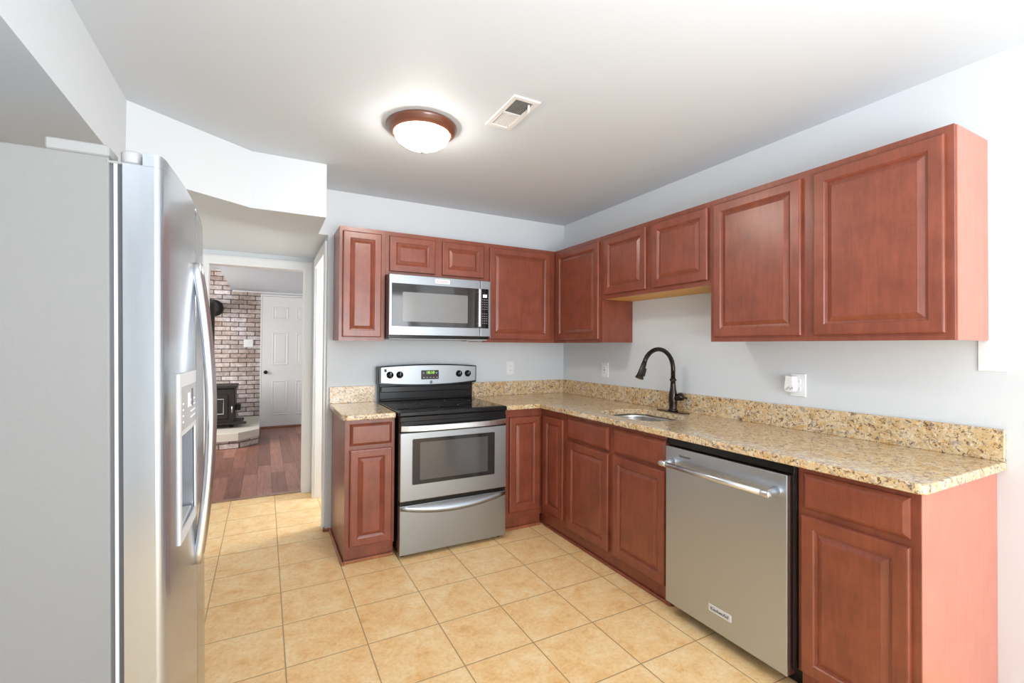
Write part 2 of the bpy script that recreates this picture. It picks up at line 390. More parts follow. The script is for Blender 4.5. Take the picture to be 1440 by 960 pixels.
# six panel door in the far wall
d = B(); dx0, dz0, dw, dh = -2.488, 0.025, 0.86, 2.095; yf = 4.868
d.box(dx0, dx0 + dw, yf, 4.895, dz0, dz0 + dh, 0.002)
for cx in (0.145, 0.495):
    for z0, z1 in ((0.20, 0.76), (1.01, 1.545), (1.75, 1.955)):
        d.rings((dx0 + cx, yf + 0.0005, z0), (1, 0, 0), (0, 0, 1), (0, -1, 0), 0.235, z1 - z0, [(0, 0), (0.006, 0.008), (0.016, 0.008), (0.03, 0.001), (0.05, 0.007)])
dr = struct('door_1', d, DOORWHITE)
k = B().lathe([(0.028, 0), (0.028, 0.006), (0.012, 0.01), (0.012, 0.03), (0.026, 0.04), (0.030, 0.055), (0.022, 0.066), (0.0, 0.069)], (-2.432, yf, 0.90), (0, -1, 0), 24)
k.build('door_knob', BRONZE, dr)

# ------------------------------------------------------------------ hearth and wood stove
t = thing('hearth', 'raised angled stone hearth slab on brick base below the wood stove', 'hearth', (-3.4, 4.2, 0))
hp = [(-4.2, 4.875), (-4.2, 3.37), (-2.74, 3.37), (-2.515, 3.59), (-2.515, 4.875)]
B().prism(hp, 0.0, 0.10).build('riser', BRICK, t)
hp2 = [(-4.22, 4.878), (-4.22, 3.34), (-2.735, 3.34), (-2.502, 3.575), (-2.502, 4.878)]
B().prism(hp2, 0.10, 0.205, 'z', 0.006).build('slab', STONE, t)

t = thing('wood_stove', 'black cast iron wood stove standing on the hearth by the brick wall', 'stove', (-3.15, 4.0, 0.205))
B().box(-3.50, -2.80, 3.80, 4.30, 0.255, 0.74, 0.01).build('body', IRON, t)
B().box(-3.53, -2.775, 3.77, 4.33, 0.74, 0.775, 0.008).build('top_plate', IRON, t)
dd = B().box(-3.38, -2.88, 3.785, 3.80, 0.33, 0.66, 0.006).build('door', IRON, t)
B().tube([(-3.15, 3.783, 0.40), (-3.33, 3.783, 0.40), (-3.33, 3.783, 0.60), (-2.93, 3.783, 0.60), (-2.93, 3.783, 0.40), (-3.15, 3.783, 0.40)], 0.006, 8, 1.0, (0, 1, 0)).build('door_glass_frame', GREYPL, dd)
B().tube([(-2.86, 3.78, 0.50), (-2.83, 3.74, 0.50), (-2.83, 3.73, 0.42)], 0.009).build('door_handle', NICKEL, dd)
B().box(-3.45, -2.66, 3.72, 3.80, 0.262, 0.285, 0.004).box(-2.80, -2.70, 3.80, 4.2, 0.262, 0.285, 0.004).build('ash_ledge', IRON, t)
for lx in (-3.44, -2.86):
    for ly in (3.86, 4.24): B().tube([(lx, ly, 0.26), (lx + (0.03 if lx > -3 else -0.03), ly, 0.207)], [0.025, 0.018]).build('leg', IRON, t)
B().box(-2.80, -2.74, 3.95, 4.15, 0.42, 0.50, 0.01).build('damper_box', IRON, t)
st = thing('stove_pipe', 'black stove pipe rising from the wood stove and elbowing into brick', 'pipe', (-3.15, 4.05, 0.775))
B().tube([(-3.15, 4.05, 0.776), (-3.15, 4.05, 1.3), (-3.15, 4.05, 1.78), (-3.15, 4.08, 1.86), (-3.15, 4.15, 1.90), (-3.15, 4.3, 1.90), (-3.15, 4.87, 1.90)], 0.085, 24, 1.0, (1, 0, 0)).build('pipe', IRON, st)
B().lathe([(0.10, 0), (0.13, 0.004), (0.13, 0.02), (0.087, 0.026)], (-3.15, 4.879, 1.90), (0, -1, 0), 28).build('wall_collar', IRON, st)
t = thing('thermostat', 'small white square switch plate mounted on the brick wall', 'thermostat', (-2.675, 4.88, 1.30))
B().box(-2.741, -2.611, 4.862, 4.88, 1.30, 1.423, 0.004).build('cover', PLATE, t)
B().box(-2.70, -2.652, 4.858, 4.863, 1.345, 1.39, 0.002).build('rocker', PLATE, t)

# ------------------------------------------------------------------ cabinets
STILE = 0.048
DOORP = [(0, 0), (0, 0.014), (0.003, 0.0185), (0.007, 0.0195), (STILE - 0.003, 0.0195), (STILE, 0.016), (STILE + 0.004, 0.0145), (STILE + 0.006, 0.0105),
         (STILE + 0.009, 0.0095), (STILE + 0.027, 0.017), (STILE + 0.029, 0.0182)]
DRAWP = [(0, 0), (0, 0.009), (0.004, 0.012), (0.014, 0.0185), (0.017, 0.0195)]
def front(name, face, a0, a1, z0, z1, prof, parent, plane):
    """face 'y': plane y=plane, a = x range, looking -Y. face 'x': plane x=plane, a = y range, looking -X"""
    if face == 'y': b = B().rings((a0, plane, z0), (1, 0, 0), (0, 0, 1), (0, -1, 0), a1 - a0, z1 - z0, prof)
    else: b = B().rings((plane, a1, z0), (0, -1, 0), (0, 0, 1), (-1, 0, 0), a1 - a0, z1 - z0, prof)
    return b.build(name, CHERRY, parent)
def frame_y(x0, x1, z0, z1, y, opens):
    b = B(); t = 0.018
    # rails and stiles around a list of openings (x0,x1,z0,z1)
    xs = sorted({x0, x1, *[o[0] for o in opens], *[o[1] for o in opens]}); zs = sorted({z0, z1, *[o[2] for o in opens], *[o[3] for o in opens]})
    for i in range(len(xs) - 1):
        run = None
        for j in range(len(zs) - 1):
            cx, cz = (xs[i] + xs[i + 1]) / 2, (zs[j] + zs[j + 1]) / 2
            if not any(o[0] < cx < o[1] and o[2] < cz < o[3] for o in opens):
                b.box(xs[i], xs[i + 1], y, y + t, zs[j], zs[j + 1])
    return b
def frame_x(y0, y1, z0, z1, x, opens):
    b = B(); t = 0.018
    ys = sorted({y0, y1, *[o[0] for o in opens], *[o[1] for o in opens]}); zs = sorted({z0, z1, *[o[2] for o in opens], *[o[3] for o in opens]})
    for i in range(len(ys) - 1):
        for j in range(len(zs) - 1):
            cy, cz = (ys[i] + ys[i + 1]) / 2, (zs[j] + zs[j + 1]) / 2
            if not any(o[0] < cy < o[1] and o[2] < cz < o[3] for o in opens):
                b.box(x, x + t, ys[i], ys[i + 1], zs[j], zs[j + 1])
    return b
UB, UT, UD = 1.366, 2.139, 0.290
DZ0, DZ1 = 1.392, 2.108
G = 0.0
# -- uppers on the back wall
def upper_back(label, x0, x1, doors, z0=UB, dz0=DZ0, bottom=VENEER_LIT):
    t = thing('wall_cabinet', label, 'cabinet', ((x0 + x1) / 2, -UD / 2, z0), 'cherry wall cabinets')
    B().box(x0 + 0.0005, x1 - 0.0005, -UD + 0.018, -0.001, z0 + 0.004, UT).build('body', CHERRY, t)
    frame_y(x0 + 0.0005, x1 - 0.0005, z0, UT, -UD, [(a + 0.012, b_ - 0.012, dz0 + 0.012, DZ1 - 0.012) for a, b_ in doors]).build('face_frame', CHERRY, t)
    for a, b_ in doors: front('door', 'y', a, b_, dz0, DZ1, DOORP, t, -UD - 0.0005)
    return t
upper_back('narrow tall cherry wall cabinet left of the microwave', -2.014, -1.71, [(-1.993, -1.738)])
upper_back('short two-door cherry wall cabinet directly above the microwave', -1.71, -0.95, [(-1.683, -1.350), (-1.294, -0.957)], 1.832, 1.86)
upper_back('single-door cherry wall cabinet between microwave and room corner', -0.95, -0.2905, [(-0.906, -0.345)])
# -- uppers on the right wall
def upper_right(label, y0, y1, doors, z0=UB, dz0=DZ0, ydeep=None):
    t = thing('wall_cabinet', label, 'cabinet', (-UD / 2, (y0 + y1) / 2, z0), 'cherry wall cabinets')
    ye = y1 if ydeep is None else ydeep
    B().box(-UD + 0.018, -0.001, y0 + 0.0005, ye - 0.0005, z0 + 0.004, UT).build('body', CHERRY, t)
    frame_x(y0 + 0.0005, y1 - 0.0005, z0, UT, -UD, [(a + 0.012, b_ - 0.012, dz0 + 0.012, DZ1 - 0.012) for a, b_ in doors]).build('face_frame', CHERRY, t)
    for a, b_ in doors: front('door', 'x', a, b_, dz0, DZ1, DOORP, t, -UD - 0.0005)
    return t
upper_right('cherry corner wall cabinet, single tall door left of the sink window gap', -0.917, -0.2905, [(-0.889, -0.337)], ydeep=-0.001)
t = upper_right('short two-door cherry wall cabinet above the sink, yellow underside', -1.844, -0.917, [(-1.363, -0.951), (-1.831, -1.418)], 1.680, 1.708)
B().box(-UD + 0.02, -0.002, -1.842, -0.919, 1.679, 1.6835).build('bottom_panel', RAWWOOD, t)['label'] = 'unstained yellow plywood bottom panel'
t = upper_right('large two-door cherry wall cabinet at the right end', -2.863, -1.844, [(-2.335, -1.870), (-2.840, -2.390)])
B().box(-UD + 0.018, -0.001, -2.8655, -2.8625, UB, UT).build('end_panel', VENEER_LIT, t)['label'] = 'pinkish veneer end panel, paled by light put into its colour'
# -- bases
CB = 0.881; BF = 0.61; TK = 0.585
def base_back(label, x0, x1, fronts, toe=True):
    t = thing('base_cabinet', label, 'cabinet', ((x0 + x1) / 2, -BF / 2, 0), 'cherry base cabinets')
    B().box(x0 + 0.0005, x1 - 0.0005, -BF + 0.018, -0.001, 0.09, CB - 0.001).box(x0 + 0.0005, x1 - 0.0005, -TK, -0.001, 0.0, 0.09).build('body', CHERRY, t)
    frame_y(x0 + 0.0005, x1 - 0.0005, 0.09, CB - 0.001, -BF, [(a + 0.012, b_ - 0.012, c + 0.012, d_ - 0.012) for n_, a, b_, c, d_ in fronts]).build('face_frame', CHERRY, t)
    for n_, a, b_, c, d_ in fronts: front(n_, 'y', a, b_, c, d_, DOORP if n_ == 'door' else DRAWP, t, -BF - 0.0005)
    return t
t = base_back('small cherry base cabinet left of the stove, one drawer over one door', -2.012, -1.712,
              [('drawer_front', -1.985, -1.733, 0.720, 0.852), ('door', -1.985, -1.731, 0.108, 0.694)])
B().box(-2.0135, -2.0115, -BF, -0.001, 0.0, CB - 0.001).build('side_panel', CHERRY, t)
B().box(-2.03, -2.014, -0.615, -0.002, 0, 0.019, 0.005).box(-2.03, -1.712, -0.603, -0.586, 0, 0.019, 0.005).build('shoe_moulding', TRIMWOOD, t)['label'] = 'lighter orange-brown shoe moulding'
t = base_back('narrow cherry base cabinet right of the stove in the back corner', -0.947, -0.6105, [('door', -0.890, -0.634, 0.138, 0.822)])
B().box(-0.947, -0.612, -0.602, -0.586, 0, 0.019, 0.005).build('shoe_moulding', TRIMWOOD, t)
def base_right(label, y0, y1, fronts, ydeep=None):
    t = thing('base_cabinet', label, 'cabinet', (-BF / 2, (y0 + y1) / 2, 0), 'cherry base cabinets')
    ye = y1 if ydeep is None else ydeep
    if 'sink' in label:      # open top box so that the bowl hangs inside
        B().box(-BF + 0.018, -0.001, y0 + 0.0005, ye - 0.0005, 0.09, 0.62).box(-TK, -0.001, y0 + 0.0005, ye - 0.0005, 0.0, 0.09)\
           .box(-BF + 0.018, -0.001, y0 + 0.0005, y0 + 0.018, 0.62, CB - 0.001).box(-BF + 0.018, -0.001, ye - 0.018, ye - 0.0005, 0.62, CB - 0.001)\
           .box(-0.018, -0.001, y0 + 0.018, ye - 0.018, 0.62, CB - 0.001).build('body', CHERRY, t)
        frame_x(y0 + 0.0005, y1 - 0.0005, 0.09, CB - 0.001, -BF, []).build('face_frame', CHERRY, t)
    else:
        B().box(-BF + 0.018, -0.001, y0 + 0.0005, ye - 0.0005, 0.09, CB - 0.001).box(-TK, -0.001, y0 + 0.0005, ye - 0.0005, 0.0, 0.09).build('body', CHERRY, t)
        frame_x(y0 + 0.0005, y1 - 0.0005, 0.09, CB - 0.001, -BF, [(a + 0.012, b_ - 0.012, c + 0.012, d_ - 0.012) for n_, a, b_, c, d_ in fronts]).build('face_frame', CHERRY, t)
    for n_, a, b_, c, d_ in fronts: front(n_, 'x', a, b_, c, d_, DOORP if n_ == 'door' else DRAWP, t, -BF - 0.0005)
    B().box(-0.600, -0.586, y0 + 0.001, y1 - 0.001, 0, 0.017, 0.004).build('shoe_moulding', CHERRY, t)
    return t
base_right('narrow-door cherry corner base cabinet on the right wall beside the sink base', -0.932, -0.6105, [('door', -0.910, -0.656, 0.138, 0.826)], -0.001)
base_right('wide cherry sink base with two false drawers over two doors', -1.848, -0.932,
           [('drawer_front', -1.386, -0.962, 0.712, 0.852), ('drawer_front', -1.836, -1.432, 0.712, 0.852),
            ('door', -1.386, -0.965, 0.108, 0.694), ('door', -1.836, -1.432, 0.108, 0.694)])
t = base_right('cherry base cabinet at the right end beyond the dishwasher', -2.884, -2.502,
               [('drawer_front', -2.859, -2.524, 0.724, 0.855), ('door', -2.859, -2.520, 0.10, 0.696)])
B().box(-BF, -0.001, -2.8865, -2.8838, 0, CB - 0.001).build('end_panel', VENEER_LIT, t)['label'] = 'pinkish veneer end panel, paled by light put into its colour'

# ------------------------------------------------------------------ granite
CT = 0.914; CD = 0.66
t = thing('worktop', 'short gold granite worktop left of the stove', 'worktop', (-1.87, -0.33, CB))
B().prism([(-2.036, -0.001), (-2.036, -0.60), (-2.030, -0.64), (-2.008, -0.66), (-1.722, -0.66), (-1.716, -0.654), (-1.716, -0.001)], CB, CT, 'z', 0.005).build('slab', GRANITE, t)
B().box(-2.036, -1.716, -0.020, -0.001, CT, 1.034, 0.002).build('backsplash', GRANITE, t)
t = thing('worktop', 'long L-shaped gold granite worktop with sink cutout along the right wall', 'worktop', (-0.33, -1.45, CB))
me_b = B().prism([(-0.944, -0.001), (-0.944, -CD), (-CD, -CD), (-CD, -2.895), (-CD + 0.018, -2.913), (-0.001, -2.913), (-0.001, -0.001)], CB, CT, 'z', 0.005)
slab = me_b.build('slab', GRANITE, t)
cutb = B().prism(rrect(-0.555, -0.170, -1.655, -1.150, 0.13, 10), CB - 0.02, CT + 0.02); cutb.keep = True
cut = cutb.build('cut', GRANITE)
def boolean(o, c):
    md = o.modifiers.new('b', 'BOOLEAN'); md.object = c; md.operation = 'DIFFERENCE'; md.solver = 'EXACT'
    bpy.context.view_layer.update()
    dg = bpy.context.evaluated_depsgraph_get(); me = bpy.data.meshes.new_from_object(o.evaluated_get(dg))
    o.modifiers.clear(); o.data = me; bpy.data.objects.remove(c)
boolean(slab, cut)
B().box(-0.944, -0.001, -0.020, -0.001, CT, 1.034, 0.002).box(-0.020, -0.001, -2.912, -0.020, CT, 1.034, 0.002).build('backsplash', GRANITE, t)

# sink bowl
t = thing('sink', 'undermount stainless sink bowl set in the granite below the faucet', 'sink', (-0.36, -1.4, 0.70))
def bowl():
    b = B(); tb = bmesh.new(); R = []
    for e, z, r in ((0.012, CB - 0.001, 0.14), (0.012, 0.86, 0.14), (0.0, 0.75, 0.13), (-0.02, 0.715, 0.11), (-0.05, 0.70, 0.08)):
        R.append([tb.verts.new((x, y, z)) for x, y in rrect(-0.555 - e, -0.170 + e, -1.655 - e, -1.150 + e, r, 10)])
    n_ = len(R[0])
    for a, c in zip(R, R[1:]):
        for k in range(n_): tb.faces.new((a[k], a[(k + 1) % n_], c[(k + 1) % n_], c[k]))
    tb.faces.new(R[-1]); bmesh.ops.recalc_face_normals(tb, faces=tb.faces)
    for f in tb.faces: f.smooth = True
    b._merge(tb); return b
o = bowl().build('bowl', SINKST, t); sm = o.modifiers.new('s', 'SOLIDIFY'); sm.thickness = 0.0015
B().lathe([(0.045, 0), (0.045, 0.003), (0.038, 0.004), (0.03, 0.001), (0.0, 0.001)], (-0.36, -1.4, 0.7005), (0, 0, 1), 24).build('drain', HANDLE, t)

# faucet
FX, FY = -0.092, -1.395
t = thing('faucet', 'oil-rubbed bronze gooseneck pull-down kitchen faucet behind the sink', 'faucet', (FX, FY, CT))
B().prism(rrect(FX - 0.028, FX + 0.028, FY - 0.128, FY + 0.128, 0.0275, 8), CT, CT + 0.005, 'z', 0.0015, 1).build('base_plate', BRONZE, t)
B().lathe([(0.031, 0.005), (0.031, 0.012), (0.026, 0.018), (0.0245, 0.03), (0.027, 0.06), (0.0285, 0.085), (0.026, 0.115), (0.0195, 0.15), (0.0165, 0.18), (0.0155, 0.20),
           (0.021, 0.203), (0.022, 0.208), (0.021, 0.213), (0.0155, 0.217), (0.0145, 0.23)], (FX, FY, CT), (0, 0, 1), 28).build('body', BRONZE, t)
pts = [(FX, FY, CT + 0.225), (FX, FY, 1.192)]
rad = 0.130
for k in range(1, 15): a = k * (PI * 0.90) / 14; pts.append((FX - rad + rad * math.cos(a), FY, 1.192 + rad * math.sin(a)))
B().tube(pts, 0.0142, 18, 1.0, (0, 1, 0)).build('spout', BRONZE, t)
e = Vector(pts[-1]); dr_ = (Vector(pts[-1]) - Vector(pts[-2])).normalized()
sh = B().lathe([(0.0145, -0.005), (0.016, 0.0), (0.017, 0.03), (0.020, 0.07), (0.0215, 0.082), (0.026, 0.095), (0.0265, 0.10), (0.0, 0.10)], e, dr_, 24).build('spray_head', BRONZE, t)
pr = e + dr_ * 0.055 + Vector((0.022, -0.004, 0.0))
B().tube([pr + Vector((-0.005, 0, -0.03)), pr + Vector((0.002, 0, -0.005)), pr + Vector((0.012, 0, 0.018))], [0.005, 0.0075, 0.005], 10).build('spray_toggle', BRONZE, sh)
hd = Vector((0.25, -1, 0.35)).normalized(); hb = Vector((FX, FY - 0.002, CT + 0.085))
hh = B().lathe([(0.020, 0.01), (0.020, 0.030), (0.022, 0.035), (0.0235, 0.042), (0.026, 0.052), (0.0245, 0.066), (0.016, 0.073), (0.0, 0.075)], hb, hd, 24).build('handle_hub', BRONZE, t)
hp_ = hb + hd * 0.062
B().tube([hp_, hp_ + Vector((0.025, 0.0, -0.008)), hp_ + Vector((0.045, 0.002, -0.014))], [0.010, 0.007, 0.008], 10).build('handle_lever', BRONZE, hh)

# ------------------------------------------------------------------ stove (range)
SX0, SX1 = -1.702, -0.954
t = thing('stove', 'freestanding stainless and black electric stove between base cabinets', 'stove', ((SX0 + SX1) / 2, -0.37, 0))
B().box(SX0 + 0.002, SX1 - 0.002, -0.655, -0.012, 0.03, 0.885, 0.003).build('body', BLACK, t)
ck = B().box(SX0 - 0.006, SX1 + 0.004, -0.70, -0.085, 0.888, 0.919, 0.008, 3).build('cooktop', BLACK, t)
B().box(SX0 + 0.012, SX1 - 0.014, -0.675, -0.11, 0.9185, 0.9205, 0.0008).build('glass_top', BGLASS, ck)
for cx, cy, r in ((-1.50, -0.52, 0.11), (-1.16, -0.53, 0.09), (-1.52, -0.25, 0.08), (-1.15, -0.25, 0.10)):
    B().lathe([(r, 0), (r, 0.0004), (r - 0.003, 0.0004), (r - 0.003, 0)], (cx, cy, 0.9206), (0, 0, 1), 48, False).build('burner_ring', RINGG, ck)
B().box(SX0 + 0.004, SX1 - 0.004, -0.69, -0.655, 0.775, 0.886, 0.002).build('front_vent_panel', BLACK, t)
# backguard: black riser and curved stainless panel
B().box(SX0 + 0.004, SX1 + 0.002, -0.085, -0.015, 0.885, 1.055, 0.005).box(SX0 + 0.012, SX1 - 0.006, -0.098, -0.0855, 0.985, 1.030, 0.005, 2).box(SX0 + 0.012, SX1 - 0.006, -0.096, -0.0855, 0.922, 0.938, 0.005, 2).build('riser', BLACK, t)
def arc_panel(x0, x1, zb, zt, sagb, sagt, y0, y1, n_=20, inset=0):
    top = []; bot = []
    for k in range(n_ + 1):
        u = k / n_; s_ = 1 - (2 * u - 1) ** 2; x = x0 + (x1 - x0) * u
        top.append((x, zt + sagt * s_)); bot.append((x, zb - sagb * s_))
    return bot + top[::-1]
bg = B().prism(arc_panel(-1.709, -0.925, 1.045, 1.178, 0.022, 0.016, 0, 0), -0.102, -0.012, 'y', 0.004, 2).build('backguard', BLACK, t)
B().prism(arc_panel(-1.692, -0.934, 1.058, 1.172, 0.020, 0.014, 0, 0), -0.106, -0.101, 'y', 0.0015, 1).build('control_panel', STEELH, t)
for x in (-1.626, -1.553, -1.078, -1.003):
    kb = B().lathe([(0.026, 0), (0.026, 0.006), (0.021, 0.010), (0.019, 0.024), (0.017, 0.027), (0.0, 0.027)], (x, -0.106, 1.116), (0, -1, 0), 28).build('knob', BLACK, t)
    B().box(x - 0.004, x + 0.004, -0.1375, -0.131, 1.098, 1.136, 0.0015).build('knob_grip', BLACK, kb)
    B().box(x - 0.001, x + 0.001, -0.1385, -0.1370, 1.118, 1.135).build('knob_pointer', PLATE, kb)
cl = B().prism(rrect(-1.388, -1.247, 1.077, 1.147, 0.006, 3), -0.1085, -0.105, 'y').build('clock_display', plain('brown_display', (0.035, 0.02, 0.018), 0.2), t)
B().text('10:10', 0.030, (-1.315, -0.109, 1.128), (1, 0, 0), (0, 0, 1), (0, -1, 0)).build('clock_digits', GREEN, cl)
for i in range(5): B().box(-1.372 + i * 0.026, -1.360 + i * 0.026, -0.1095, -0.1084, 1.088, 1.094).build('touch_key', LEGEND, cl)
for kx in (-1.375, -1.272): B().box(kx, kx + 0.012, -0.1095, -0.1084, 1.122, 1.130).build('touch_key', LEGEND, cl)
lg = B().box(-1.3165, -1.2985, -0.1080, -0.1055, 1.045, 1.066).build('logo_tile', INK, t)
B().text('K', 0.019, (-1.3075, -0.1084, 1.0555), (1, 0, 0), (0, 0, 1), (0, -1, 0)).build('logo_letter', LGREY, lg)
B().box(-1.668, -1.651, -0.1080, -0.1055, 1.138, 1.160).build('sticker', INK, t)
# oven door
od = B().box(SX0 + 0.003, SX1 - 0.003, -0.70, -0.657, 0.358, 0.786, 0.004, 2).build('oven_door', STEELH, t)
B().prism(rrect(-1.622, -1.047, 0.458, 0.746, 0.008, 3), -0.7025, -0.699, 'y').build('window', OVENG, od)
B().prism(rrect(-1.573, -1.100, 0.484, 0.722, 0.006, 3), -0.7035, -0.702, 'y').build('window_pane', OVENI, od)
B().box(SX0 + 0.003, SX1 - 0.003, -0.698, -0.657, 0.788, 0.858, 0.003).build('door_top_band', BLACK, od)
hb_ = B()
hpts = []; 
n_ = 16
prof = []
for k in range(n_ + 1):
    u = k / n_; s_ = 1 - (2 * u - 1) ** 4; prof.append((SX0 + 0.006 + (SX1 - SX0 - 0.012) * u, -0.702 - 0.040 * s_))
back = [(x, y + 0.014) for x, y in prof][::-1]
back[0] = (back[0][0], -0.690); back[-1] = (back[-1][0], -0.690)
hb_.prism(prof + back, 0.797, 0.832, 'z', 0.003, 2).build('oven_handle', HANDLE, od)
B().box(SX0 + 0.006, SX1 - 0.006, -0.690, -0.655, 0.333, 0.358).build('door_gap', BLACK, t)
dr2 = B().box(SX0 + 0.003, SX1 - 0.003, -0.698, -0.657, 0.024, 0.331, 0.004, 2).build('storage_drawer', STEELH, t)
prof = []
pt = []; pb = []
for k in range(n_ + 1):
    u = k / n_; s_ = 1 - (2 * u - 1) ** 2; x = SX0 + 0.008 + (SX1 - SX0 - 0.016) * u
    prof.append((x, s_))
tb = bmesh.new(); rows = []
for (x, s_) in prof:
    zb_ = 0.305 - 0.045 * s_
    rows.append([tb.verts.new(p) for p in ((x, -0.697, 0.328), (x, -0.700 - 0.004 * s_, 0.327), (x, -0.701 - 0.018 * s_, zb_ + 0.022), (x, -0.701 - 0.019 * s_, zb_ + 0.012), (x, -0.701 - 0.010 * s_, zb_), (x, -0.697, zb_ - 0.002))])
for a, c in zip(rows, rows[1:]):
    for k in range(5): tb.faces.new((a[k], a[k + 1], c[k + 1], c[k]))
tb.faces.new(rows[0]); tb.faces.new(rows[-1][::-1]); bmesh.ops.recalc_face_normals(tb, faces=tb.faces)
q = B(); q._merge(tb); o = q.build('drawer_pull', STEELH, dr2, smooth=True)
for x in (SX0 + 0.035, SX1 - 0.035):
    for y in (-0.635, -0.08): B().lathe([(0.018, 0), (0.018, 0.010), (0.012, 0.012), (0.012, 0.031)], (x, y, 0), (0, 0, 1), 16).build('foot', BLACK, t)

# ------------------------------------------------------------------ microwave
MX0, MX1, MZ0, MZ1, MY = -1.708, -0.946, 1.406, 1.826, -0.405
t = thing('microwave', 'stainless over-the-range microwave hung below the short wall cabinet', 'microwave', ((MX0 + MX1) / 2, -0.2, MZ0 - 0.02))
B().box(MX0 + 0.001, MX1 - 0.001, -0.375, -0.002, MZ0 - 0.02, MZ1, 0.002).build('case', BLACK, t)
door = B().box(MX0, -1.030, MY, -0.376, MZ0, MZ1, 0.004, 2).build('door', STEELH, t)
B().box(MX0 + 0.018, -1.032, MY - 0.002, MY + 0.002, 1.468, 1.764, 0.001).build('window_frame', MWG, door)
B().prism(rrect(-1.616, -1.132, 1.502, 1.706, 0.008, 3), MY - 0.003, MY - 0.0015, 'y').build('window_pane', MWI, door)
bd = B().box(-1.384, -1.272, MY - 0.004, MY + 0.001, 1.779, 1.811, 0.002).build('badge', PLATE, door)
B().text('KitchenAid', 0.019, (-1.328, MY - 0.0046, 1.795), (1, 0, 0), (0, 0, 1), (0, -1, 0)).build('badge_lettering', REDINK, door)
hx = -1.052
for pz in (1.735, 1.50): B().tube([(hx, MY - 0.002, pz), (hx, MY - 0.035, pz)], 0.007).build('handle_post', HANDLE, door)
B().box(hx - 0.011, hx + 0.011, MY - 0.050, MY - 0.034, 1.475, 1.760, 0.005, 2).build('handle', HANDLE, door)
cp = B().box(-1.028, MX1, MY, -0.376, MZ0, MZ1, 0.004, 2).build('control_side', STEELH, t)
cpg = B().box(-1.026, -0.962, MY - 0.002, MY + 0.002, 1.468, 1.764, 0.001).build('control_glass', BGLASS, t)
B().box(-1.009, -0.977, MY - 0.003, MY - 0.0015, 1.700, 1.722).build('display', WLED, cpg)
for r in range(11):
    if r == 5: continue
    for c in range(3):
        z = 1.682 - r * 0.0175; x = -1.010 + c * 0.0165
        B().box(x - 0.0035, x + 0.0035, MY - 0.0028, MY - 0.0015, z - 0.0022, z + 0.0022).build('touch_key', LEGEND, cpg)
B().box(MX0 + 0.01, MX1 - 0.01, -0.37, -0.03, MZ0 - 0.028, MZ0 - 0.0195, 0.002).box(-1.12, -0.99, -0.36, -0.25, MZ0 - 0.034, MZ0 - 0.028, 0.002).build('grease_filter', GREYPL, t)

# ------------------------------------------------------------------ dishwasher
DX = -0.652; DY0, DY1 = -2.482, -1.866
t = thing('dishwasher', 'stainless dishwasher with bar handle between sink base and end cabinet', 'dishwasher', (-0.33, (DY0 + DY1) / 2, 0))
B().box(-0.600, -0.03, -2.498, -1.852, 0.09, 0.868, 0.002).build('tub', DWTUB, t)
B().box(-0.630, -0.600, -2.498, -1.852, 0.842, 0.876, 0.002).box(-0.628, -0.600, -2.500, -2.486, 0.09, 0.876).build('control_edge', BLACK, t)
B().box(-0.56, -0.08, -2.49, -1.855, 0.0, 0.09).build('toe_panel', BLACK, t)
pn = B().box(DX, -0.640, DY0, DY1, 0.060, 0.838, 0.0025, 2).build('door_panel', STEELD, t)
B().box(-0.640, -0.602, DY0 - 0.002, DY1 + 0.002, 0.060, 0.836, 0.002).build('door_core', DWTUB, t)
HZ = 0.762; HX = -0.712
hd_ = B().tube([(HX, -1.888, HZ), (HX, -2.452, HZ)], 0.0125, 20).build('handle_bar', HANDLE, pn)
for y, s_ in ((-1.905, 1), (-2.435, -1)):
    B().lathe([(0.0145, -0.018), (0.0150, -0.017), (0.0150, 0.017), (0.0145, 0.018)], (HX, y, HZ), (0, 1, 0), 20).build('handle_collar', HANDLE, pn)
    B().tube([(DX + 0.001, y, HZ + 0.004), (DX - 0.03, y, HZ + 0.002), (HX, y, HZ)], [0.020, 0.0135, 0.012], 16, 1.0, (0, 1, 0)).build('handle_post', HANDLE, pn)
B().lathe([(0.008, 0), (0.008, 0.0012), (0.0, 0.0012)], (HX, -2.4525, HZ), (0, -1, 0), 20).build('handle_cap', GREYPL, pn)
bd = B().box(DX - 0.003, DX + 0.001, -2.240, -2.124, 0.140, 0.172, 0.0015).build('badge', LGREY, pn)
B().text('KitchenAid', 0.0205, (DX - 0.0035, -2.182, 0.156), (0, -1, 0), (0, 0, 1), (-1, 0, 0)).build('badge_lettering', INK, pn)
B().text('KitchenAid', 0.0145, (DX - 0.0006, -1.985, 0.803), (0, -1, 0), (0, 0, 1), (-1, 0, 0)).build('lettering', INK, pn)

